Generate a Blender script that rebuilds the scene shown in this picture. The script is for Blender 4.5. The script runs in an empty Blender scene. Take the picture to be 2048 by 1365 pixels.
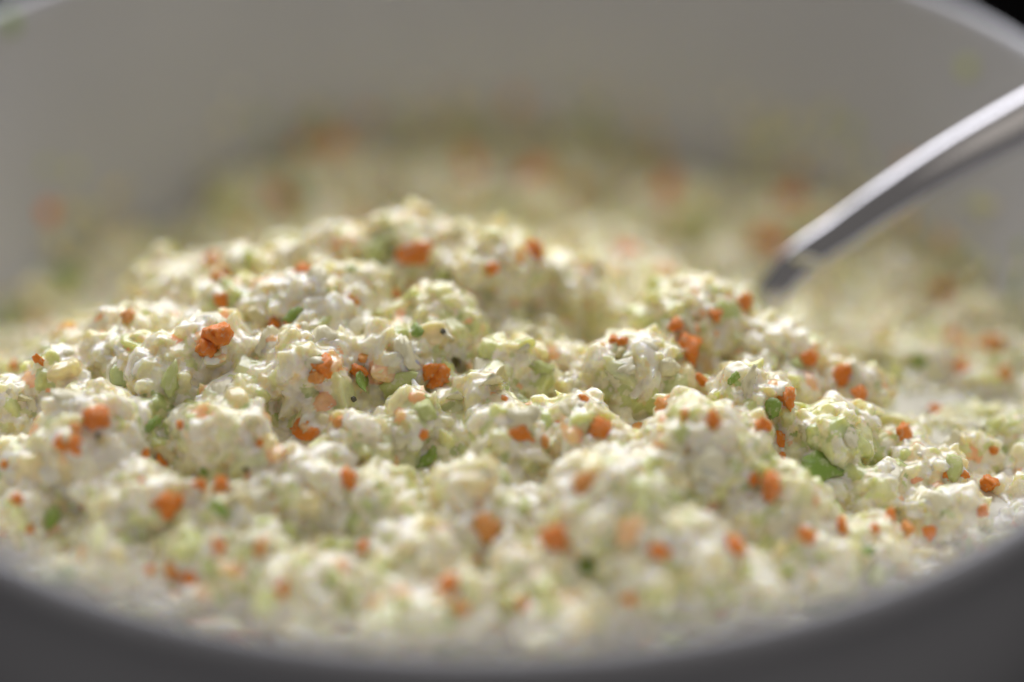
import bpy, bmesh, math, random
import numpy as np
from mathutils import Vector, Matrix, noise
from mathutils.bvhtree import BVHTree

random.seed(7)
rng = np.random.default_rng(11)
scene = bpy.context.scene
COL = scene.collection

# ------------------------------------------------------------------ camera, world, lamps, exposure
CAM = Vector((0.0, -0.338, 0.194))
PITCH, YAW, ROLL = 0.5922, -0.0154, 0.0045
F = 2048 * 50 / 23.6                      # focal length in pixels of the 2048 wide photograph
cam_data = bpy.data.cameras.new('camera')
cam_data.lens = 50
cam_data.sensor_width = 23.6
cam_data.clip_start = 0.01
cam_data.clip_end = 50
cam = bpy.data.objects.new('camera', cam_data)
COL.objects.link(cam)
cp, sp = math.cos(PITCH), math.sin(PITCH)
RX, UP, FW = Vector((1, 0, 0)), Vector((0, sp, cp)), Vector((0, cp, -sp))
Rz = Matrix.Rotation(YAW, 3, 'Z')
RX, UP, FW = Rz @ RX, Rz @ UP, Rz @ FW
cr, sr = math.cos(ROLL), math.sin(ROLL)
RX, UP = RX * cr + UP * sr, UP * cr - RX * sr
cam.matrix_world = Matrix(((RX.x, UP.x, -FW.x, CAM.x), (RX.y, UP.y, -FW.y, CAM.y), (RX.z, UP.z, -FW.z, CAM.z), (0, 0, 0, 1)))
cam_data.dof.use_dof = True
cam_data.dof.focus_distance = 0.380
cam_data.dof.aperture_fstop = 1.4
cam_data.dof.aperture_blades = 0
scene.camera = cam

world = bpy.data.worlds.new('World')
scene.world = world
world.use_nodes = True
bg = world.node_tree.nodes['Background']
bg.inputs[0].default_value = (1.0, 0.95, 0.90, 1)
bg.inputs[1].default_value = 0.185


def lamp(name, loc, target, sx, sy, power, colour):
    d = bpy.data.lights.new(name, 'AREA')
    d.shape = 'RECTANGLE'
    d.size, d.size_y = sx, sy
    d.energy = power
    d.color = colour
    o = bpy.data.objects.new(name, d)
    COL.objects.link(o)
    o.location = loc
    o.rotation_euler = (Vector(target) - Vector(loc)).to_track_quat('-Z', 'Y').to_euler()
    return o


lamp('window_light', (-0.02, 1.22, 0.85), (0, 0, 0), 2.0, 1.2, 39.5, (0.95, 0.95, 1.0))
lamp('room_fill', (0.3, -0.2, 1.6), (0, 0, 0), 1.4, 1.4, 3.0, (1.0, 0.92, 0.80))  # added fill lamp, stands in for faint room light on the bowl's front

scene.view_settings.view_transform = 'Standard'
scene.view_settings.look = 'None'
scene.view_settings.exposure = 0.0
scene.view_settings.gamma = 1.0
scene.cycles.use_denoising = True
scene.cycles.max_bounces = 8
scene.cycles.diffuse_bounces = 5
scene.cycles.sample_clamp_indirect = 4.0
scene.cycles.caustics_reflective = False
scene.cycles.caustics_refractive = False


# ------------------------------------------------------------------ helpers
def ray_dir(px, py):
    return (FW + RX * ((px - 1024) / F) + UP * (-(py - 682.5) / F)).normalized()


def tag(o, label=None, cat=None, group=None, kind=None):
    if label: o['label'] = label
    if cat: o['category'] = cat
    if group: o['group'] = group
    if kind: o['kind'] = kind
    return o


def empty(name, loc=(0, 0, 0)):
    o = bpy.data.objects.new(name, None)
    o.empty_display_size = 0.02
    COL.objects.link(o)
    o.location = loc
    return o


def mesh_np(name, V, T, smooth=True, col=None):
    me = bpy.data.meshes.new(name)
    V = np.ascontiguousarray(V, dtype=np.float32); T = np.ascontiguousarray(T, dtype=np.int32)
    k = T.shape[1]
    me.vertices.add(len(V)); me.vertices.foreach_set('co', V.ravel())
    me.loops.add(T.size); me.loops.foreach_set('vertex_index', T.ravel())
    me.polygons.add(len(T)); me.polygons.foreach_set('loop_start', np.arange(len(T), dtype=np.int32) * k)
    me.polygons.foreach_set('use_smooth', np.full(len(T), smooth))
    if col is not None:
        at = me.color_attributes.new('Col', 'FLOAT_COLOR', 'POINT')
        at.data.foreach_set('color', np.concatenate([col, np.ones((len(col), 1))], 1).astype(np.float32).ravel())
    me.update(calc_edges=True)
    return me


def obj(name, me, mat=None, parent=None):
    o = bpy.data.objects.new(name, me)
    COL.objects.link(o)
    if mat is not None and not me.materials:
        me.materials.append(mat)
    if parent is not None:
        o.parent = parent
    return o


class NT:
    def __init__(self, name):
        self.m = bpy.data.materials.new(name)
        self.m.use_nodes = True
        self.t = self.m.node_tree
        self.b = self.t.nodes['Principled BSDF']

    def n(self, typ, **kw):
        nd = self.t.nodes.new(typ)
        for k, v in kw.items():
            if k.startswith('i_'):
                nd.inputs[k[2:].replace('_', ' ')].default_value = v
            else:
                setattr(nd, k, v)
        return nd

    def l(self, a, b):
        self.t.links.new(a, b)


def noise_lathe(profile, nseg, wob=0.0):
    V, Q = [], []
    n = len(profile)
    for i in range(nseg):
        a = 2 * math.pi * i / nseg
        for r, z in profile:
            V.append((r * math.cos(a), r * math.sin(a), z))
    for i in range(nseg):
        j = (i + 1) % nseg
        for k in range(n - 1):
            Q.append((i * n + k, j * n + k, j * n + k + 1, i * n + k + 1))
    return np.array(V), np.array(Q)


# ------------------------------------------------------------------ materials
def food_material(name, base=None, sss=0.9, rough=0.3, bump=0.3, mottling=None, bscale=900, radius=(1.0, 0.8, 0.35), coated=0.0):
    m = NT(name)
    tc = m.n('ShaderNodeTexCoord')
    if base is None:
        at = m.n('ShaderNodeVertexColor', layer_name='Col')
        colour = at.outputs['Color']
    else:
        rgb = m.n('ShaderNodeRGB'); rgb.outputs[0].default_value = (*base, 1)
        colour = rgb.outputs[0]
    nz = m.n('ShaderNodeTexNoise', i_Scale=mottling or 420.0, i_Detail=4.0, i_Roughness=0.6)
    m.l(tc.outputs['Object'], nz.inputs['Vector'])
    mr = m.n('ShaderNodeMapRange'); mr.inputs['From Min'].default_value = .3; mr.inputs['From Max'].default_value = .7
    mr.inputs['To Min'].default_value = .86; mr.inputs['To Max'].default_value = 1.1
    m.l(nz.outputs['Fac'], mr.inputs['Value'])
    mul = m.n('ShaderNodeVectorMath', operation='SCALE')
    m.l(colour, mul.inputs[0]); m.l(mr.outputs[0], mul.inputs['Scale'])
    if coated:                                           # smears of dressing clinging to the piece
        n3 = m.n('ShaderNodeTexNoise', i_Scale=2.1, i_Detail=3.0, i_Roughness=0.6)
        m.l(tc.outputs['Object'], n3.inputs['Vector'])
        m3 = m.n('ShaderNodeMapRange'); m3.inputs['From Min'].default_value = .54; m3.inputs['From Max'].default_value = .66
        m3.inputs['To Max'].default_value = coated
        m.l(n3.outputs['Fac'], m3.inputs['Value'])
        mx = m.n('ShaderNodeMix', data_type='RGBA')
        m.l(m3.outputs[0], mx.inputs['Factor']); m.l(mul.outputs[0], mx.inputs['A']); mx.inputs['B'].default_value = (0.84, 0.79, 0.60, 1)
        m.l(mx.outputs['Result'], m.b.inputs['Base Color'])
    else:
        m.l(mul.outputs[0], m.b.inputs['Base Color'])
    n2 = m.n('ShaderNodeTexNoise', i_Scale=float(bscale), i_Detail=3.0, i_Roughness=0.55)
    m.l(tc.outputs['Object'], n2.inputs['Vector'])
    bp = m.n('ShaderNodeBump', i_Strength=bump, i_Distance=0.0006)
    m.l(n2.outputs['Fac'], bp.inputs['Height'])
    m.l(bp.outputs[0], m.b.inputs['Normal'])
    m.b.inputs['Roughness'].default_value = rough
    m.b.inputs['Specular IOR Level'].default_value = 0.35 if coated else 0.5
    m.b.inputs['Subsurface Weight'].default_value = sss
    m.b.inputs['Subsurface Radius'].default_value = radius
    m.b.inputs['Subsurface Scale'].default_value = 0.0045
    m.b.inputs['Coat Weight'].default_value = 0.2 if coated else 0.5
    m.b.inputs['Coat Roughness'].default_value = 0.10
    return m.m


M_CHIP = food_material('chopped_cabbage', sss=1.0, rough=.22, bump=.15)
M_CRUMB = food_material('cabbage_crumb', sss=.1, rough=.28, bump=.3)
M_MASH = food_material('cabbage_mash', (0.66, 0.62, 0.40), sss=0.3, rough=0.35, bump=0.9, mottling=300.0, bscale=700)
M_CARROT = food_material('carrot', (1.0, 0.28, 0.025), sss=0.15, coated=.35, radius=(1.3, .4, .1), rough=0.3, bump=0.5)
M_CARROT2 = food_material('pale_carrot', (1.0, 0.40, 0.09), coated=.4, sss=0.15, radius=(1.3, .5, .2), rough=0.3, bump=0.5)
M_GREEN = food_material('green_leaf', (0.27, 0.42, 0.07), coated=.4, sss=0.1, rough=0.28, bump=0.4)
M_PALEG = food_material('pale_green_leaf', (0.62, 0.68, 0.26), coated=.6, sss=0.15, rough=0.3, bump=0.4)
M_WHITE = food_material('white_cabbage', (0.84, 0.78, 0.52), sss=.12, rough=0.18, bump=0.3)
M_YELLOW = food_material('yellow_cabbage', (0.80, 0.71, 0.36), sss=.12, rough=0.3, bump=0.4)
M_PEPPER = food_material('pepper', (0.09, 0.08, 0.05), sss=0.0, rough=0.5)

m = NT('bowl_glaze')
tc = m.n('ShaderNodeTexCoord')
nz = m.n('ShaderNodeTexNoise', i_Scale=22.0, i_Detail=4.0)
m.l(tc.outputs['Object'], nz.inputs['Vector'])
rp = m.n('ShaderNodeValToRGB')
rp.color_ramp.elements[0].position = .3; rp.color_ramp.elements[0].color = (0.53, 0.535, 0.585, 1)
rp.color_ramp.elements[1].position = .7; rp.color_ramp.elements[1].color = (0.58, 0.585, 0.635, 1)
m.l(nz.outputs['Fac'], rp.inputs[0]); m.l(rp.outputs[0], m.b.inputs['Base Color'])
m.b.inputs['Roughness'].default_value = 0.24
M_BOWL = m.m

m = NT('dressing_film')
tc = m.n('ShaderNodeTexCoord')
nz = m.n('ShaderNodeTexNoise', i_Scale=300.0, i_Detail=4.0)
m.l(tc.outputs['Object'], nz.inputs['Vector'])
bp = m.n('ShaderNodeBump', i_Strength=0.4, i_Distance=0.0005)
m.l(nz.outputs['Fac'], bp.inputs['Height']); m.l(bp.outputs[0], m.b.inputs['Normal'])
m.b.inputs['Base Color'].default_value = (0.56, 0.53, 0.40, 1)
m.b.inputs['Roughness'].default_value = 0.25
M_FILM = m.m

m = NT('polished_steel')
tc = m.n('ShaderNodeTexCoord')
nz = m.n('ShaderNodeTexNoise', i_Scale=160.0, i_Detail=2.0)
m.l(tc.outputs['Object'], nz.inputs['Vector'])
mr = m.n('ShaderNodeMapRange'); mr.inputs['To Min'].default_value = .08; mr.inputs['To Max'].default_value = .18
m.l(nz.outputs['Fac'], mr.inputs['Value']); m.l(mr.outputs[0], m.b.inputs['Roughness'])
m.b.inputs['Base Color'].default_value = (0.54, 0.53, 0.55, 1)
m.b.inputs['Metallic'].default_value = 1.0
M_STEEL = m.m

m = NT('dark_counter')
tc = m.n('ShaderNodeTexCoord')
nz = m.n('ShaderNodeTexNoise', i_Scale=60.0, i_Detail=6.0)
m.l(tc.outputs['Object'], nz.inputs['Vector'])
rp = m.n('ShaderNodeValToRGB')
rp.color_ramp.elements[0].color = (0.0008, 0.0008, 0.0008, 1); rp.color_ramp.elements[1].color = (0.002, 0.0018, 0.0018, 1)
m.l(nz.outputs['Fac'], rp.inputs[0]); m.l(rp.outputs[0], m.b.inputs['Base Color'])
m.b.inputs['Roughness'].default_value = 1.0
m.b.inputs['Specular IOR Level'].default_value = 0.0
M_COUNTER = m.m

# ------------------------------------------------------------------ counter
bm = bmesh.new()
bmesh.ops.create_cube(bm, size=1.0)
for v in bm.verts:
    v.co = Vector((v.co.x * 2.4, v.co.y * 1.6, v.co.z * 0.03))
bmesh.ops.bevel(bm, geom=bm.edges[:], offset=0.004, segments=3, affect='EDGES')
me = bpy.data.meshes.new('countertop'); bm.to_mesh(me); bm.free()
o = obj('countertop', me, M_COUNTER); o.location = (0, 0.25, -0.125)
tag(o, kind='structure')
ZT = -0.110

# ------------------------------------------------------------------ bowl
INNER = [(0.0, -0.1), (0.03, -0.0995), (0.05, -0.097), (0.066, -0.092), (0.084, -0.083), (0.0955, -0.071), (0.1030, -0.058),
         (0.1085, -0.045), (0.1125, -0.031), (0.1163, -0.018), (0.1194, -0.007), (0.1205, -0.0022)]


def wall_r(z):
    zs = [p[1] for p in INNER]; rs = [p[0] for p in INNER]
    return float(np.interp(z, zs, rs))


LIP = [(0.1209, -0.0006), (0.1216, 0.0005), (0.1226, 0.0010), (0.1235, 0.0008), (0.1246, 0.0), (0.1250, -0.0012),
       (0.1249, -0.0026), (0.1242, -0.0036), (0.1232, -0.0042)]
OUTER = [(0.1222, -0.006), (0.1212, -0.010), (0.1210, -0.019), (0.1205, -0.032), (0.1190, -0.046), (0.1160, -0.0595),
         (0.1105, -0.073), (0.100, -0.086), (0.082, -0.0965), (0.058, -0.1015), (0.051, -0.1035), (0.050, -0.1098), (0.046, -0.1098),
         (0.045, -0.1045), (0.0, -0.1045)]
bowl = empty('mixing_bowl', (0, 0, ZT))
tag(bowl, 'off-white glazed mixing bowl filled with coleslaw, standing on the dark counter', 'bowl')
V, Q = noise_lathe(INNER, 192)
V[:, 2] -= ZT
obj('bowl_inside', mesh_np('bowl_inside', V, Q[:, ::-1]), M_BOWL, bowl)
V, Q = noise_lathe([INNER[-1]] + LIP + [OUTER[0]], 192); V[:, 2] -= ZT
obj('rim', mesh_np('rim', V, Q[:, ::-1]), M_BOWL, bowl)
V, Q = noise_lathe(OUTER, 192); V[:, 2] -= ZT
obj('bowl_outside', mesh_np('bowl_outside', V, Q[:, ::-1]), M_BOWL, bowl)

# ------------------------------------------------------------------ shape of the heap
CTRL = [(-.06, -.08, -.042), (-.03, -.095, -.044), (0, -.1, -.044), (.03, -.095, -.044), (.055, -.08, -.044),
        (-.09, -.05, -.038), (-.05, -.06, -.036), (0, -.065, -.035), (.035, -.06, -.034), (.075, -.055, -.041), (.095, -.03, -.041),
        (-.1, -.02, -.040), (-.08, -.025, -.028), (-.04, -.03, -.028), (0, -.03, -.030), (.03, -.035, -.029), (.055, -.03, -.032),
        (.08, -.02, -.041), (-.1, .01, -.044), (-.085, .0, -.039), (-.065, .003, -.028), (-.03, 0, -.022), (0, 0, -.024),
        (.025, 0, -.037), (.04, 0, -.028), (.065, 0, -.038), (.085, .01, -.044), (.105, 0, -.043), (-.09, .03, -.051),
        (-.06, .02, -.034), (-.04, .02, -.025), (0, .02, -.023), (.025, .02, -.033), (.05, .02, -.042), (.08, .03, -.049),
        (-.06, .05, -.054), (-.03, .045, -.046), (0, .045, -.040), (.03, .045, -.046), (.07, .05, -.052), (.095, .03, -.048),
        (-.075, .06, -.053), (-.05, .085, -.053), (0, .08, -.050), (.04, .08, -.051), (0, .105, -.050), (.06, .08, -.049),
        (-.08, -.08, -.04), (.08, -.08, -.04), (-.115, 0, -.04), (.12, .02, -.04), (-.03, .1, -.05), (.04, .1, -.05)]
CT = np.array(CTRL)


def tps(r):
    return np.where(r > 1e-9, r * r * np.log(np.maximum(r, 1e-9)), 0.0)


_P = CT[:, :2] / .1
_K = tps(np.linalg.norm(_P[:, None] - _P[None], axis=2)) + 0.003 * np.eye(len(_P))
_A = np.block([[_K, np.c_[np.ones(len(_P)), _P]], [np.c_[np.ones(len(_P)), _P].T, np.zeros((3, 3))]])
_W = np.linalg.solve(_A, np.r_[CT[:, 2], 0, 0, 0])


def base_z(x, y):
    p = np.stack([np.asarray(x, float), np.asarray(y, float)], -1) / .1
    k = tps(np.linalg.norm(p[..., None, :] - _P, axis=-1))
    return k @ _W[:-3] + _W[-3] + p @ _W[-2:]


def hit_base(px, py):
    d = ray_dir(px, py)
    t = 0.25
    prev = None
    for i in range(400):
        p = CAM + d * t
        g = p.z - float(base_z(p.x, p.y))
        if g < 0:
            return p
        t += max(0.0008, g * 0.6)
    return None


# clumps seen in the photograph: pixel, radius in pixels, squash, sink (how far the centre lies under the surface, in radii)
CLUMPS = [(420, 690, 78, .9, .25), (185, 850, 120, .8, .35), (110, 745, 55, 1, .3), (450, 850, 105, .85, .35), (620, 710, 105, .8, .3),
          (640, 610, 95, .8, .35), (800, 690, 85, .8, .35), (560, 590, 85, .8, .35), (870, 620, 95, .8, .4), (990, 530, 88, 1, .15),
          (1130, 575, 85, 1, .15), (1060, 690, 75, .8, .5), (1010, 725, 85, .8, .35), (975, 785, 66, .9, .2), (1268, 745, 100, .95, .2),
          (1385, 625, 120, .85, .2), (1545, 690, 90, .9, .25), (1600, 640, 66, .9, .3), (1490, 790, 75, .9, .2), (1645, 860, 80, .9, .25),
          (1690, 780, 60, .9, .3), (1010, 860, 90, .9, .25), (1150, 850, 75, .9, .25), (1400, 890, 140, .85, .25),
          (1215, 985, 135, .8, .3), (1560, 1000, 110, .8, .35), (945, 960, 85, .85, .3), (620, 945, 90, .8, .3), (720, 860, 80, .8, .35),
          (830, 830, 55, 1, .1), (270, 970, 95, .8, .4), (1850, 930, 75, .8, .35), (1800, 880, 58, .9, .3), (1890, 1010, 85, .7, .45),
          (1620, 1090, 95, .7, .4), (1370, 1080, 105, .75, .35), (480, 1080, 100, .75, .4), (600, 1150, 100, .7, .4), (210, 1100, 80, .7, .5),
          (480, 500, 80, .9, .3), (650, 450, 85, .9, .35), (800, 480, 80, .9, .3), (700, 555, 75, .8, .4), (1200, 500, 80, .9, .2),
          (1090, 425, 70, .9, .3), (340, 560, 80, .9, .35), (250, 650, 80, .9, .4), (330, 730, 70, .8, .35), (520, 390, 95, .7, .2),
          (680, 330, 110, .7, .3), (900, 340, 120, .6, .4), (1110, 345, 100, .6, .4), (1350, 400, 110, .6, .3), (1600, 430, 95, .7, .3),
          (1800, 560, 95, .7, .3), (1950, 620, 80, .7, .3), (1850, 720, 90, .7, .3), (1960, 760, 70, .7, .3), (1990, 560, 60, .7, .3),
          (1250, 1130, 80, .7, .4), (1080, 1110, 90, .7, .4), (850, 1080, 90, .7, .4), (760, 980, 70, .8, .4), (900, 1170, 90, .6, .4),
          (60, 900, 70, .8, .4), (30, 800, 70, .8, .4), (50, 580, 80, .7, .3), (110, 480, 60, .8, .2), (1480, 1130, 80, .7, .4),
          (1945, 905, 55, .9, .2), (1290, 555, 80, .9, .35), (1720, 1080, 60, .7, .4)]

ell = []
for (px, py, r, sq, sink) in CLUMPS:
    p = hit_base(px, py + r * 0.25)
    if p is None:
        continue
    dep = (p - CAM).dot(FW)
    R = r * dep / F
    ell.append((p.x, p.y, p.z - R * (sink - .12) * sq, R * random.uniform(1.02, 1.12), R * random.uniform(.8, 1.0), R * sq * 1.05, random.uniform(-.5, .5)))
placed = np.array([(e[0], e[1], e[3]) for e in ell])
for i in range(650):                                    # smaller lumps everywhere over the heap
    a, q = random.uniform(0, 6.283), math.sqrt(random.random()) * .112
    x, y = q * math.cos(a), q * math.sin(a)
    z = float(base_z(x, y))
    R = random.choice((.0022, .003, .004, .005)) * random.uniform(.8, 1.25)
    if math.hypot(x, y) > wall_r(z) - R * .6:
        continue
    dd = np.hypot(placed[:, 0] - x, placed[:, 1] - y)
    inside = dd < placed[:, 2] * .9
    if inside.any():                                     # a knob on a clump: sits on the clump's skin
        k = int(np.argmin(np.where(inside, dd / placed[:, 2], 9)))
        e = ell[k]
        u = min(.98, dd[k] / placed[k, 2])
        z = e[2] + e[5] * math.sqrt(1 - u * u) - R * .35
        R *= .8
    ell.append((x, y, z - R * .3, R * random.uniform(.8, 1.2), R * random.uniform(.8, 1.2), R * random.uniform(.7, 1.0), random.uniform(0, 6.28)))

ico = bmesh.new(); bmesh.ops.create_icosphere(ico, subdivisions=3, radius=1.0)
IV = np.array([v.co[:] for v in ico.verts]); IF = np.array([[v.index for v in f.verts] for f in ico.faces]); ico.free()
IV3, IF3 = IV, IF
ico = bmesh.new(); bmesh.ops.create_icosphere(ico, subdivisions=5, radius=1.0)
IV5 = np.array([v.co[:] for v in ico.verts]); IF5 = np.array([[v.index for v in f.verts] for f in ico.faces]); ico.free()
VV, TT, off = [], [], 0
for (x, y, z, a, b, c, th) in ell:
    v = IV * (a, b, c)
    ct, st = math.cos(th), math.sin(th)
    v = np.stack([v[:, 0] * ct - v[:, 1] * st + x, v[:, 0] * st + v[:, 1] * ct + y, v[:, 2] + z], 1)
    VV.append(v); TT.append(IF + off); off += len(v)
# the base sheet, closed down to the bowl's inside
NR, NA = 60, 160
grid, rr = [], np.linspace(0, 1, NR)
top, bot = [], []
for i in range(NA):
    a = 2 * math.pi * i / NA
    # radius where the food meets the wall in this direction
    R = .105
    for _ in range(12):
        R = wall_r(float(base_z(R * math.cos(a), R * math.sin(a)))) - .0004
    xs, ys = R * rr * math.cos(a), R * rr * math.sin(a)
    zs = base_z(xs, ys) - .0022 * np.clip((1 - rr) * 8, 0, 1)
    top.append(np.stack([xs, ys, zs], 1)); bot.append(np.stack([xs * .9, ys * .9, np.full(NR, -.09) + .03 * rr ** 3], 1))
top, bot = np.array(top), np.array(bot)
n0 = NR * NA
fl = []
for i in range(NA):
    j = (i + 1) % NA
    for k in range(NR - 1):
        a, b, c, d = i * NR + k, j * NR + k, j * NR + k + 1, i * NR + k + 1
        fl += [(a, d, c), (a, c, b), (n0 + a, n0 + b, n0 + c), (n0 + a, n0 + c, n0 + d)]
    a, b = i * NR + NR - 1, j * NR + NR - 1
    fl += [(a, n0 + a, n0 + b), (a, n0 + b, b)]
VV.append(np.concatenate([top.reshape(-1, 3), bot.reshape(-1, 3)])); TT.append(np.array(fl) + off)
me = mesh_np('cabbage_mash', np.concatenate(VV), np.concatenate(TT))
tmp = obj('tmp', me)
md = tmp.modifiers.new('r', 'REMESH'); md.mode = 'VOXEL'; md.voxel_size = 0.00075
dg = bpy.context.evaluated_depsgraph_get()
me2 = bpy.data.meshes.new_from_object(tmp.evaluated_get(dg))
bpy.data.objects.remove(tmp); bpy.data.meshes.remove(me)
n = len(me2.vertices)
co = np.empty(n * 3, np.float32); me2.vertices.foreach_get('co', co); co = co.reshape(-1, 3)
no = np.empty(n * 3, np.float32); me2.vertex_normals.foreach_get('vector', no); no = no.reshape(-1, 3)
up = co[:, 2] > -.075
disp = np.zeros(n)
for i in np.nonzero(up)[0]:
    p = Vector(co[i].tolist())
    disp[i] = noise.noise(p * 110) * .0018 + noise.noise(p * 260) * .0012 + noise.noise(p * 620) * .0006 - 0.0002
co = co + no * disp[:, None]
rad = np.hypot(co[:, 0], co[:, 1])
lim = np.interp(co[:, 2], [p[1] for p in INNER], [p[0] for p in INNER]) - .0003
s = np.where(rad > lim, lim / np.maximum(rad, 1e-6), 1)
co[:, 0] *= s; co[:, 1] *= s
slaw = empty('coleslaw', (0, 0, -0.098))
tag(slaw, 'wet heap of finely chopped coleslaw with orange carrot and green bits filling the white bowl', 'coleslaw')
S0 = np.array((0, 0, 0.098))
me2.vertices.foreach_set('co', co.ravel()); me2.update()


# ------------------------------------------------------------------ chopped pieces
def piece_verts(n, rnd, flat, ragged, elong, curl, dome=.0):
    """one irregular chopped piece: radius about 1; centre top, top ring, waist ring, bottom ring, centre bottom"""
    ang = (np.arange(n) + rnd.uniform(-.32, .32, n)) * 2 * np.pi / n
    r = 1 + rnd.uniform(-ragged, ragged, n)
    x, y = r * np.cos(ang) * elong, r * np.sin(ang) / elong
    def ring(s, h):
        j = rnd.uniform(-.07, .07, (n, 2))
        return np.stack([x * s + j[:, 0], y * s + j[:, 1], np.full(n, h) + rnd.uniform(-.25, .25, n) * flat], 1)
    V = np.concatenate([[[0, 0, flat * (1 + dome)]], ring(.74, flat), ring(1., flat * rnd.uniform(-.3, .5)), ring(.78, -flat), [[0, 0, -flat]]])
    V[:, 2] += curl * (V[:, 0] ** 2 - .3) + rnd.uniform(-.4, .4) * V[:, 0] * V[:, 1] * abs(curl)
    return V


def piece_faces(n):
    T = []
    for k in range(n):
        j = (k + 1) % n
        a, b = 1 + k, 1 + j
        c, d = 1 + n + k, 1 + n + j
        e, f = 1 + 2 * n + k, 1 + 2 * n + j
        T += [(0, a, b), (a, c, d), (a, d, b), (c, e, f), (c, f, d), (e, 1 + 3 * n, f)]
    return np.array(T)


N7 = 7
PF = piece_faces(N7)
VAR = np.array([piece_verts(N7, rng, rng.choice([.2, .35, .5, .65]), rng.uniform(.15, .42), rng.uniform(1.0, 1.45), rng.uniform(-.25, .35)) for _ in range(140)])

# sample the surface
me2.calc_loop_triangles()
nt = len(me2.loop_triangles)
tri = np.empty(nt * 3, np.int32); me2.loop_triangles.foreach_get('vertices', tri); tri = tri.reshape(-1, 3)
A, B, C = co[tri[:, 0]], co[tri[:, 1]], co[tri[:, 2]]
cn = np.cross(B - A, C - A); area = np.linalg.norm(cn, axis=1) / 2
nrm = cn / np.maximum(area[:, None] * 2, 1e-12)
cen = (A + B + C) / 3
ok = (nrm[:, 2] > -.35) & (cen[:, 2] > np.maximum(base_z(cen[:, 0], cen[:, 1]) - .014, -.075))
v = cen - np.array(CAM)
dz = v @ np.array(FW); sx = 1024 + F * (v @ np.array(RX)) / dz; sy = 682.5 - F * (v @ np.array(UP)) / dz
inview = (sx > -120) & (sx < 2168) & (sy < 1420)
facing = (nrm * -v).sum(1) > -.0002 * 0
wgt = area * ok * np.where(inview, 1.0, .35) * np.where(facing, 1.0, .5)
wgt[dz > .43] *= .6


def sample(k):
    idx = rng.choice(nt, k, p=wgt / wgt.sum())
    u, w = rng.random(k), rng.random(k)
    f = u + w > 1; u[f] = 1 - u[f]; w[f] = 1 - w[f]
    P = A[idx] + u[:, None] * (B[idx] - A[idx]) + w[:, None] * (C[idx] - A[idx])
    return P, nrm[idx], idx


def frames(N, tilt, rnd):
    k = len(N)
    D = N + rnd.normal(size=(k, 3)) * tilt
    D /= np.linalg.norm(D, axis=1)[:, None]
    R = rnd.normal(size=(k, 3))
    X = np.cross(R, D); X /= np.linalg.norm(X, axis=1)[:, None]
    Y = np.cross(D, X)
    return X, Y, D


VOX = 0.00034
PTILT = np.array([-1.2, -.6, 0.3, 1.5, 2.2, 2.5, -1.5, -1.0])


def base_z_fast(x, y):
    out = np.empty(len(x))
    for k in range(0, len(x), 50000):
        out[k:k + 50000] = base_z(x[k:k + 50000], y[k:k + 50000])
    return out


PAL = np.array([(0.86, 0.81, 0.60), (0.85, 0.79, 0.51), (0.82, 0.76, 0.40), (0.72, 0.73, 0.30), (0.58, 0.64, 0.19), (0.40, 0.50, 0.11), (0.83, 0.69, 0.31), (0.95, 0.46, 0.17)])
PAL = np.clip(PAL * (1.0, 1.01, 1.19), 0, .92)
PW = np.array([.31, .24, .16, .11, .065, .02, .08, .032]); PW /= PW.sum()


def pieces(k, smin, smax, tilt, lift, var):
    P, N, _ = sample(k)
    size = smin + (smax - smin) * rng.beta(1.3, 2.4, k)
    X, Y, D = frames(N, tilt, rng)
    W = var[rng.integers(0, len(var), k)] * rng.uniform(.75, 1.25, (k, 1, 3))
    W = W * size[:, None, None]
    P = P + N * (size * rng.uniform(lift[0], lift[1], k))[:, None]
    V = P[:, None, :] + W[:, :, :1] * X[:, None] + W[:, :, 1:2] * Y[:, None] + W[:, :, 2:] * D[:, None]
    patch = np.array([noise.noise(Vector(p.tolist()) * 80) for p in P])   # kinds of cabbage drift from place to place
    w = PW[None] * np.exp(patch[:, None] * PTILT[None])
    cum = np.cumsum(w / w.sum(1)[:, None], 1)
    c = PAL[(rng.random(k)[:, None] > cum).sum(1).clip(0, len(PAL) - 1)]
    c = c * rng.uniform(.9, 1.06, (k, 1))
    keep = np.hypot(V[..., 0], V[..., 1]).max(1) < np.interp(P[:, 2], [p[1] for p in INNER], [p[0] for p in INNER]) + .0003
    return V[keep], c[keep]


def soup(V):
    return (PF[None] + (np.arange(len(V)) * V.shape[1])[:, None, None]).reshape(-1, 3)


# the mass itself: thousands of pieces and crumbs stuck together by the dressing into one uneven skin
V1, c1 = pieces(22000, .0008, .0029, .42, (-.5, .4), VAR)
V2, c2 = pieces(20000, .0005, .0011, .7, (.0, 1.1), VAR)
T1, T2 = soup(V1), soup(V2)
nv1 = V1.shape[0] * V1.shape[1]
SV = np.concatenate([V1.reshape(-1, 3), V2.reshape(-1, 3), co])
ST = np.concatenate([T1, T2 + nv1, tri + nv1 + V2.shape[0] * V2.shape[1]])
fcol = np.concatenate([np.repeat(c1, len(PF), 0), np.repeat(c2, len(PF), 0), np.tile(np.array([(.72, .65, .27)]), (len(tri), 1))])
me = mesh_np('mass', SV, ST)
tmp = obj('tmp', me)
md = tmp.modifiers.new('r', 'REMESH'); md.mode = 'VOXEL'; md.voxel_size = VOX
dg = bpy.context.evaluated_depsgraph_get()
fused = bpy.data.meshes.new_from_object(tmp.evaluated_get(dg))
bpy.data.objects.remove(tmp); bpy.data.meshes.remove(me)
tree = BVHTree.FromPolygons(SV.tolist(), ST.tolist())
n = len(fused.vertices)
fco = np.empty(n * 3, np.float32); fused.vertices.foreach_get('co', fco); fco = fco.reshape(-1, 3)
ne = len(fused.edges)
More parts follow.
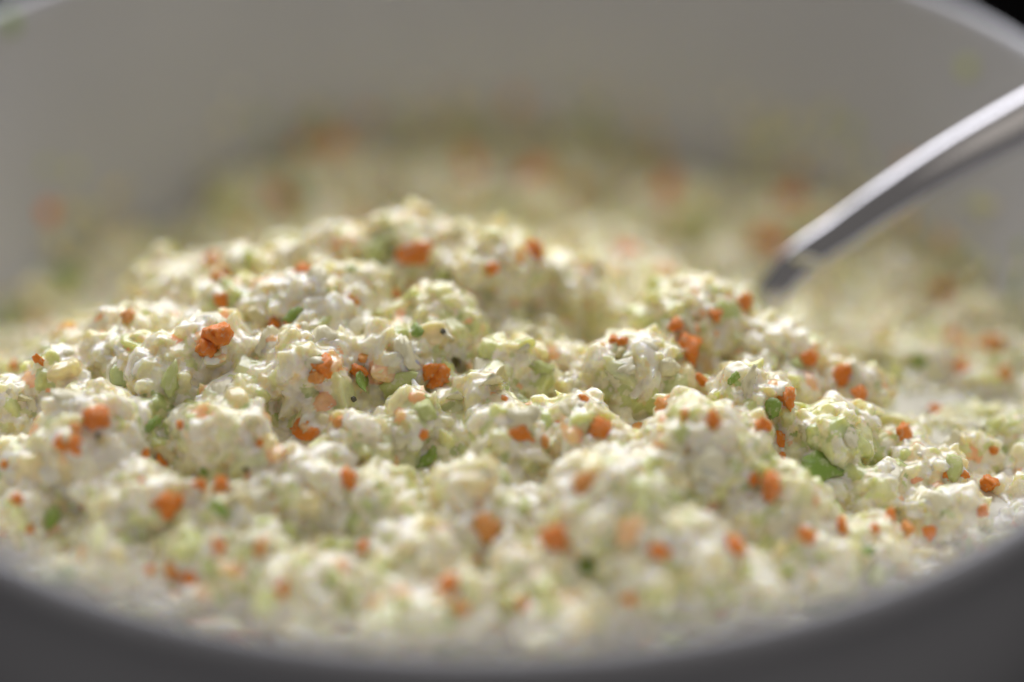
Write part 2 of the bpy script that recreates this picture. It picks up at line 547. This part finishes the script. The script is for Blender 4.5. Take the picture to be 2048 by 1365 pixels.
ed = np.empty(ne * 2, np.int32); fused.edges.foreach_get('vertices', ed); ed = ed.reshape(-1, 2)
deg = np.bincount(ed.ravel(), minlength=n)[:, None]
for it in range(8):                                      # the dressing rounds off the finest edges
    acc = np.stack([np.bincount(ed[:, 0], fco[ed[:, 1], q], n) + np.bincount(ed[:, 1], fco[ed[:, 0], q], n) for q in range(3)], 1)
    fco = fco * .5 + .5 * acc / np.maximum(deg, 1)
fco = fco.astype(np.float32)
fused.vertices.foreach_set('co', fco.ravel()); fused.update()
vis = np.nonzero(fco[:, 2] > base_z_fast(fco[:, 0], fco[:, 1]) - .010)[0]
vc = np.tile(np.array([(.72, .65, .27)]), (n, 1))
for i in vis.tolist():
    h = tree.find_nearest(fco[i].tolist(), .002)
    if h[2] is not None:
        vc[i] = fcol[h[2]]
cream = np.array((.85, .80, .58))
vc = vc * .74 + cream * .26
at = fused.color_attributes.new('Col', 'FLOAT_COLOR', 'POINT')
at.data.foreach_set('color', np.concatenate([vc, np.ones((n, 1))], 1).astype(np.float32).ravel())
fused.polygons.foreach_set('use_smooth', np.ones(len(fused.polygons), bool))
fused.name = 'cabbage_mash'; fused.materials.clear()
mash = obj('cabbage_mash', fused, M_CHIP, slaw); mash.location = S0.tolist()
tag(mash, kind='stuff')
bvh = BVHTree.FromPolygons(fco.tolist(), [p.vertices[:] for p in fused.polygons])
print('fused', n)
# loose crumbs lying on top of the mass
V3, c3 = pieces(1800, .0005, .0014, .5, (-.3, .15), VAR)
me = mesh_np('cabbage_crumbs', V3.reshape(-1, 3), soup(V3), True, np.repeat(c3, V3.shape[1], 0))
o = obj('cabbage_crumbs', me, M_CRUMB, slaw); o.location = S0.tolist()
tag(o, kind='stuff')


# scraps of cabbage left on the bowl wall just above the food
k = 1500
ang = rng.uniform(0, 2 * np.pi, k)
hgt = rng.exponential(.0055, k)
clump_ = np.array([noise.noise(Vector((math.cos(a_) * 3.5, math.sin(a_) * 3.5, 0))) for a_ in ang])
sel = (clump_ > -.25) & (hgt < .03); ang, hgt = ang[sel], hgt[sel]; k = len(ang)
zf = base_z_fast(.105 * np.cos(ang), .105 * np.sin(ang)) + hgt - .001
rw = np.interp(zf, [p[1] for p in INNER], [p[0] for p in INNER])
P = np.stack([rw * np.cos(ang), rw * np.sin(ang), zf], 1)
N = np.stack([-np.cos(ang), -np.sin(ang), np.full(k, .2)], 1)
X, Y, D = frames(N, .15, rng)
W = VAR[rng.integers(0, len(VAR), k)] * rng.uniform(.0007, .0024, (k, 1, 1)) * (1, 1, .5)
V = P[:, None, :] + W[:, :, :1] * X[:, None] + W[:, :, 1:2] * Y[:, None] + W[:, :, 2:] * D[:, None]
c = PAL[rng.choice(len(PAL), k, p=[.12, .14, .2, .2, .1, .04, .15, .05])]
me = mesh_np('cabbage_scraps', V.reshape(-1, 3), soup(V), True, np.repeat(c, V.shape[1], 0))
o = obj('cabbage_scraps', me, M_CRUMB, slaw); o.location = S0.tolist()
tag(o, kind='stuff')
# milky dressing that has run out beside the heap
for (x0, y0, z0, a_, b_, rot) in ((.090, -.024, -.0440, .026, .036, .1), (-.088, -.045, -.0415, .020, .028, .5)):
    Vp = IV5 * (a_, b_, .0030)
    Vp = Vp * np.array([1 + .10 * noise.noise(Vector(p.tolist()) * 3) for p in IV5])[:, None]
    Vp[:, 2] += np.array([.0011 * noise.noise(Vector((p * 160).tolist())) for p in Vp])
    Vp = np.stack([Vp[:, 0] * math.cos(rot) - Vp[:, 1] * math.sin(rot) + x0, Vp[:, 0] * math.sin(rot) + Vp[:, 1] * math.cos(rot) + y0, Vp[:, 2] + z0], 1)
    rd = np.hypot(Vp[:, 0], Vp[:, 1]); lm = np.interp(Vp[:, 2], [p[1] for p in INNER], [p[0] for p in INNER]) + .0006
    Vp[:, :2] *= np.where(rd > lm, lm / rd, 1)[:, None]
    o = obj('dressing_pool', mesh_np('dressing_pool', Vp, IF5, True), M_FILM, slaw); o.location = S0.tolist()


# ------------------------------------------------------------------ single pieces, each an object
def fine_piece(seed, flat, ragged, elong, curl):
    """a chopped chunk: a lump cut by a few knife planes, its faces and edges ragged"""
    r = np.random.default_rng(seed)
    P = IV3 * (elong, 1 / elong, 1.0)
    for k in range(r.integers(5, 9)):                    # knife cuts
        d = r.normal(size=3); d /= np.linalg.norm(d)
        lim_ = r.uniform(.45, .8)
        e = P @ d - lim_
        P = P - np.where(e > 0, e * .93, 0)[:, None] * d
    P = P * (1, 1, flat)
    off_ = Vector((seed * 1.7, seed * .3, 0))
    f = np.array([1 + ragged * noise.noise(Vector(p.tolist()) * 2.2 + off_) + ragged * .8 * noise.noise(Vector(p.tolist()) * 5.5 + off_) for p in IV3])
    P = P * f[:, None] * 1.25
    P[:, 2] += curl * (P[:, 0] ** 2 - .3)
    return mesh_np('piece', P, IF3, True)


def place_piece(name, me, mat_, P, N, size, tilt, spin=None, lift=.25, squash=(1, 1, 1), towards=None):
    D = Vector(N) + Vector(rng.normal(size=3).tolist()) * tilt
    if towards is not None:
        D = D + towards
    D.normalize()
    ref = Vector((1, 0, 0)) if spin is not None else Vector(rng.normal(size=3).tolist())
    X = (ref - D * ref.dot(D)).normalized()
    if spin is not None:
        X = (Matrix.Rotation(spin, 3, D) @ X).normalized()
    Y = D.cross(X)
    o = bpy.data.objects.new(name, me)
    COL.objects.link(o)
    o.parent = slaw
    L = Vector(P) + Vector(N) * size * lift + Vector(S0.tolist())
    sx_, sy_, sz_ = size * squash[0], size * squash[1], size * squash[2]
    o.matrix_local = Matrix(((X.x * sx_, Y.x * sy_, D.x * sz_, L.x), (X.y * sx_, Y.y * sy_, D.y * sz_, L.y), (X.z * sx_, Y.z * sy_, D.z * sz_, L.z), (0, 0, 0, 1)))
    return o


def variants(prefix, mat_, count, flat, ragged, elong, curl, seed):
    out = []
    for i in range(count):
        r = np.random.default_rng(seed + i)
        me = fine_piece(seed + i, r.uniform(*flat), r.uniform(*ragged), r.uniform(*elong), r.uniform(*curl))
        me.name = prefix; me.materials.append(mat_)
        out.append(me)
    return out


V_CAR = variants('carrot_piece', M_CARROT, 14, (.45, .9), (.25, .5), (1.0, 1.25), (-.1, .1), 100)
V_CAR2 = variants('carrot_piece', M_CARROT2, 6, (.45, .9), (.25, .5), (1.0, 1.25), (-.1, .1), 130)
V_GRN = variants('green_leaf_piece', M_GREEN, 6, (.2, .4), (.3, .6), (1.1, 1.5), (-.2, .3), 160)
V_PG = variants('pale_green_piece', M_PALEG, 8, (.4, .8), (.2, .4), (1.0, 1.3), (-.3, .1), 190)
V_WH = variants('cabbage_piece', M_WHITE, 12, (.3, .7), (.2, .4), (1.0, 1.5), (-.3, .35), 220)
V_YL = variants('cabbage_piece', M_YELLOW, 6, (.3, .7), (.2, .4), (1.0, 1.4), (-.3, .3), 250)
TO_CAM = -FW * .9


def hit(px, py):
    h = bvh.ray_cast(CAM, ray_dir(px, py))
    return h if h[0] is not None else None


CARROTS = [(833, 507, 50), (425, 512, 30), (455, 552, 30), (430, 556, 22), (610, 542, 34), (445, 605, 34), (550, 648, 24), (576, 645, 20),
           (435, 670, 52), (412, 700, 44), (645, 735, 40), (636, 752, 28), (727, 718, 24), (722, 748, 34), (855, 742, 36), (880, 748, 38), (870, 765, 28),
           (790, 585, 22), (710, 602, 22), (985, 537, 26), (1070, 500, 34), (1250, 505, 40), (1228, 680, 22), (1245, 682, 22), (1375, 705, 56),
           (1350, 652, 30), (1432, 630, 28), (1490, 605, 32), (1405, 765, 28), (1325, 815, 28), (1165, 798, 20), (1010, 797, 16),
           (1620, 720, 34), (1690, 755, 50), (1718, 790, 30), (1575, 800, 36), (1525, 853, 30), (1560, 885, 34), (1565, 915, 20), (1810, 865, 40),
           (1425, 840, 34), (1370, 830, 20), (1205, 860, 36), (1275, 855, 20), (1040, 875, 38), (1092, 885, 22), (1165, 968, 44),
           (1545, 970, 50), (1508, 960, 26), (190, 838, 44), (152, 855, 24), (148, 893, 36), (118, 885, 26), (10, 928, 16), (290, 905, 20),
           (325, 928, 28), (362, 850, 18), (600, 865, 46), (622, 870, 30), (678, 846, 26), (692, 957, 40), (440, 970, 34), (400, 970, 24),
           (340, 1018, 54), (980, 1062, 52), (1112, 1078, 54), (1320, 1105, 38), (1465, 1098, 46), (1610, 1070, 32), (1680, 1055, 34),
           (1780, 1030, 28), (1815, 1060, 28), (1862, 1068, 28), (1965, 1022, 24), (1750, 1058, 18), (1895, 955, 22), (1930, 950, 18),
           (1978, 968, 34), (1870, 822, 26), (1905, 672, 26), (1980, 690, 44), (1925, 740, 34), (2010, 748, 30), (1955, 552, 44), (1880, 582, 30),
           (890, 1170, 38), (920, 1215, 30), (1050, 1210, 28), (385, 1162, 44), (345, 1145, 30), (730, 1090, 34), (280, 962, 18), (255, 630, 26),
           (670, 290, 50), (610, 300, 40), (940, 325, 44), (1075, 355, 56), (1350, 335, 56), (1335, 385, 50), (1580, 400, 46),
           (1545, 490, 50), (565, 400, 44), (520, 885, 16), (715, 445, 30), (300, 1140, 20), (1880, 1195, 20), (1255, 1200, 26), (560, 1180, 30),
           (440, 1090, 22), (520, 1100, 28), (60, 1060, 20), (35, 1000, 20), (2035, 650, 30), (1985, 900, 20), (1150, 380, 34), (845, 870, 20), (30, 730, 22), (75, 720, 24)]
n_c = 0
for (px, py, s_) in CARROTS:
    h = hit(px, py)
    if h is None:
        continue
    P, N = h[0], h[1]
    dep = (P - CAM).dot(FW)
    size = s_ * (.52 if py > 420 else .5) * dep / F
    pale = random.random() < .2
    me = random.choice(V_CAR2 if pale else V_CAR)
    place_piece('carrot_piece', me, None, P, N, size, .3, lift=-.05, squash=(random.uniform(.85, 1.1), random.uniform(.85, 1.1), random.uniform(.7, 1.1)), towards=TO_CAM)
    n_c += 1

GREENS = [(595, 628, 30, 'g'), (838, 662, 34, 'g'), (1640, 945, 88, 'l'), (95, 1035, 52, 'v'), (440, 1018, 40, 'g'), (705, 540, 20, 'g'),
          (720, 768, 44, 'g2'), (860, 920, 40, 'g'), (1045, 1022, 40, 'p'), (1540, 812, 44, 'g2'), (1170, 1140, 46, 'g2'), (1570, 1145, 48, 'p'),
          (600, 385, 46, 'g'), (1470, 755, 24, 'g'), (1840, 722, 36, 'g'), (410, 945, 22, 'g'), (300, 850, 30, 'g2'), (1735, 1105, 26, 'g'),
          (1640, 1115, 30, 'p'), (1000, 412, 56, 'p'), (885, 548, 34, 'p'), (752, 498, 58, 'p'), (805, 772, 72, 'p'), (852, 825, 62, 'p'),
          (350, 765, 66, 's'), (1085, 735, 48, 'p'), (740, 1010, 36, 'p'), (1345, 1000, 50, 'p'), (1590, 730, 46, 'p'), (1910, 930, 50, 'p'),
          (580, 1060, 40, 'p'), (420, 1130, 46, 'p'), (1360, 870, 36, 'p'), (135, 560, 50, 'g'), (1610, 540, 34, 'p'), (970, 250, 40, 'g2'),
          (1010, 960, 30, 'p'), (250, 1080, 40, 'p'), (900, 260, 46, 'p'), (1420, 350, 46, 'p')]
for (px, py, s_, kd) in GREENS:
    h = hit(px, py)
    if h is None:
        continue
    P, N = h[0], h[1]
    size = s_ * .42 * (P - CAM).dot(FW) / F
    if kd in ('g', 'g2'):
        place_piece('green_leaf_piece', random.choice(V_GRN), None, P, N, size, .3, lift=.5, towards=TO_CAM * .6)
    elif kd == 'l':
        place_piece('green_leaf_piece', V_GRN[1], None, P, N, size, .05, spin=0.1, lift=.3, squash=(1.1, .8, .6), towards=TO_CAM * .4)
    elif kd == 'v':
        place_piece('green_leaf_piece', V_GRN[2], None, P, N, size, .05, spin=1.5, lift=.5, squash=(1.0, .8, .7), towards=TO_CAM * 1.2)
    elif kd == 's':
        place_piece('pale_green_piece', V_PG[1], None, P, N, size, .05, spin=1.5, lift=.4, squash=(1.5, .6, .6), towards=TO_CAM * 1.6)
    else:
        place_piece('pale_green_piece', random.choice(V_PG), None, P, N, size, .3, lift=-.15, towards=TO_CAM * .7)

# larger cabbage pieces, seen one by one
FLAKES = [(650, 685, 56), (548, 678, 62), (375, 597, 56), (1450, 545, 40), (575, 565, 60), (640, 570, 50), (1000, 800, 60), (905, 790, 46), (1240, 735, 60),
          (1290, 690, 50), (975, 745, 70), (820, 715, 56), (690, 655, 60), (410, 640, 60), (1330, 745, 44), (1510, 775, 56), (1700, 870, 40), (1600, 900, 60),
          (1420, 945, 70), (1220, 900, 60), (1030, 835, 60), (1150, 815, 50), (440, 775, 60), (620, 740, 60), (255, 730, 50), (610, 510, 48), (945, 905, 44),
          (160, 790, 60), (230, 760, 50), (1545, 1040, 60), (1920, 900, 60), (1870, 1010, 60), (1780, 940, 56), (1960, 850, 36)]
spots = [(px, py, s_) for px, py, s_ in FLAKES]
while len(spots) < 190:
    px, py = random.uniform(0, 2048), random.uniform(440, 1240)
    spots.append((px, py, random.uniform(20, 42)))
for i, (px, py, s_) in enumerate(spots):
    h = hit(px, py)
    if h is None or (i >= len(FLAKES) and h[0].y > .06):
        continue
    P, N = h[0], h[1]
    size = s_ * .5 * (P - CAM).dot(FW) / F
    me = random.choice(V_YL if random.random() < .22 and i >= len(FLAKES) else V_WH)
    place_piece('cabbage_piece', me, None, P, N, size, .3, lift=-.45, squash=(1, 1, random.uniform(.6, 1)))
for (px, py) in ((492, 940), (885, 664), (705, 800), (195, 870)):
    h = hit(px, py)
    place_piece('pepper_fleck', variants('pepper_fleck', M_PEPPER, 1, (.5, .6), (.1, .2), (1, 1.1), (0, 0), 300)[0], None, h[0], h[1], .00045, .1, lift=.9)

# ------------------------------------------------------------------ serving spoon resting on the rim
def spoon_point(px, py, dep):
    d = FW + RX * ((px - 1024) / F) + UP * (-(py - 682.5) / F)
    return CAM + d * dep


PTS = [spoon_point(1480, 680, .424), spoon_point(1545, 588, .422), spoon_point(1605, 520, .421), spoon_point(1690, 462, .420),
       spoon_point(1800, 386, .418), spoon_point(1920, 311, .417), spoon_point(2048, 240, .4165)]
dlast = (PTS[-1] - PTS[-2]).normalized()
for k in range(1, 8):
    PTS.append(PTS[6] + dlast * .014 * k + Vector((0, 0, -.00025 * k * k)))
WID = [.0033, .0035, .0037, .0040, .0043, .0047, .0051, .0053, .0060, .0068, .0075, .0080, .0082, .0066]
spoon = empty('serving_spoon', tuple(PTS[0]))
tag(spoon, 'polished steel serving spoon stuck into the coleslaw, handle leaning on the bowl rim', 'spoon')


def catmull(P, W, sub):
    out = []
    for i in range(len(P) - 1):
        p0, p1, p2, p3 = P[max(i - 1, 0)], P[i], P[i + 1], P[min(i + 2, len(P) - 1)]
        for s_ in range(sub):
            t = s_ / sub
            q = .5 * ((2 * p1) + (p2 - p0) * t + (2 * p0 - 5 * p1 + 4 * p2 - p3) * t * t + (3 * p1 - p0 - 3 * p2 + p3) * t ** 3)
            out.append((q, W[i] * (1 - t) + W[i + 1] * t))
    out.append((P[-1], W[-1]))
    return out


path = catmull(PTS, WID, 6)
# cross-section: a flattened bar with a raised ridge along its top (width, height), rounded edges
SEC = []
for k in range(28):
    a = 2 * math.pi * k / 28
    cx, cy = math.cos(a), math.sin(a)
    SEC.append((math.copysign(abs(cx) ** .8, cx), math.copysign(abs(cy) ** .9, cy) * (.50 if cy > 0 else .40)))
V, Q = [], []
for i, (p, w) in enumerate(path):
    t = (path[min(i + 1, len(path) - 1)][0] - path[max(i - 1, 0)][0]).normalized()
    side = t.cross(Vector((0.0, -.55, 1))).normalized()
    nup = side.cross(t).normalized()
    for (a, b) in SEC:
        V.append(p + side * a * w + nup * b * w - PTS[0])
ns = len(SEC)
for i in range(len(path) - 1):
    for k in range(ns):
        Q.append((i * ns + k, (i + 1) * ns + k, (i + 1) * ns + (k + 1) % ns, i * ns + (k + 1) % ns))
me = mesh_np('handle', np.array([v[:] for v in V]), np.array(Q))
bm = bmesh.new(); bm.from_mesh(me); bmesh.ops.holes_fill(bm, edges=bm.edges[:], sides=40); bmesh.ops.recalc_face_normals(bm, faces=bm.faces[:]); bm.to_mesh(me); bm.free()
obj('handle', me, M_STEEL, spoon)
# the spoon's bowl, buried in the food
V, Q = [], []
nu, nv = 14, 28
dirn = (PTS[0] - PTS[1]).normalized(); dirn = Vector((dirn.x, dirn.y * .6, -.35)).normalized()
side = dirn.cross(Vector((0, 0, 1))).normalized(); up_ = side.cross(dirn)
for layer in (0, 1):
    for i in range(nu + 1):
        for j in range(nv):
            a = 2 * math.pi * j / nv; q = i / nu
            p = dirn * (.030 + math.cos(a) * .030 * q) + side * math.sin(a) * .021 * q + up_ * (-.009 * (1 - q * q) - (.0011 if layer else 0))
            V.append(p)
L = (nu + 1) * nv
for layer in (0, 1):
    for i in range(nu):
        for j in range(nv):
            a, b = i * nv + j, i * nv + (j + 1) % nv
            c, d = b + nv, a + nv
            Q.append(tuple(L * layer + x for x in ((a, b, c, d) if layer else (d, c, b, a))))
for j in range(nv):
    a, b = nu * nv + j, nu * nv + (j + 1) % nv
    Q.append((a, b, L + b, L + a))
obj('scoop', mesh_np('scoop', np.array([v[:] for v in V]), np.array(Q)), M_STEEL, spoon)

# ------------------------------------------------------------------ food caught on the spoon's neck and on the bowl wall
def smear(name, label, P, N, size, mat_, squash, seed, cat='food smear'):
    r = np.random.default_rng(seed)
    bm = bmesh.new(); bmesh.ops.create_icosphere(bm, subdivisions=3, radius=1)
    for v in bm.verts:
        f = 1 + .35 * noise.noise(v.co * 1.6 + Vector((seed, 0, 0))) + .15 * noise.noise(v.co * 5 + Vector((0, seed, 0)))
        v.co = Vector((v.co.x * squash[0], v.co.y * squash[1], v.co.z * squash[2])) * f * size
    for f in bm.faces: f.smooth = True
    me = bpy.data.meshes.new(name); bm.to_mesh(me); bm.free()
    o = obj(name, me, mat_)
    o.location = P
    o.rotation_euler = Vector(N).to_track_quat('Z', 'X').to_euler()
    tag(o, label, cat)
    return o


def wall_hit(px, py):
    d = ray_dir(px, py)
    for k in range(900):
        t = .3 + k * .0004
        p = CAM + d * t
        if p.y > 0 or p.x > .06:
            if math.hypot(p.x, p.y) > wall_r(p.z):
                n_ = Vector((-p.x, -p.y, .03)).normalized()
                return p, n_
    return CAM + d * .5, -d


WALL = [(95, 425, .0022, M_CARROT, (1, 1, .5), 'orange carrot crumb stuck low on the left of the back wall'),
        (20, 45, .0022, M_GREEN, (1.1, .8, .3), 'green leaf fleck stuck just under the rim at the upper left corner'),
        (1935, 135, .0022, M_PALEG, (.9, 1, .3), 'faint green fleck stuck high on the bowl wall above the spoon handle'),
        (640, 240, .0026, M_YELLOW, (1.2, .9, .3), 'yellowish cabbage scrap on the bowl wall behind the heap')]
for i, (px, py, s_, mt, sq, lab) in enumerate(WALL):
    P, N = wall_hit(px, py)
    smear('food_scrap', lab, P, N, s_, mt, sq, 5 + i, 'food scrap')
P = spoon_point(1612, 520, .4165)
smear('dressing_smear', 'pale creamy smear clinging to the neck of the steel spoon', P, -ray_dir(1605, 520), .0022, M_FILM, (.35, 1.4, .3), 3, 'food smear')
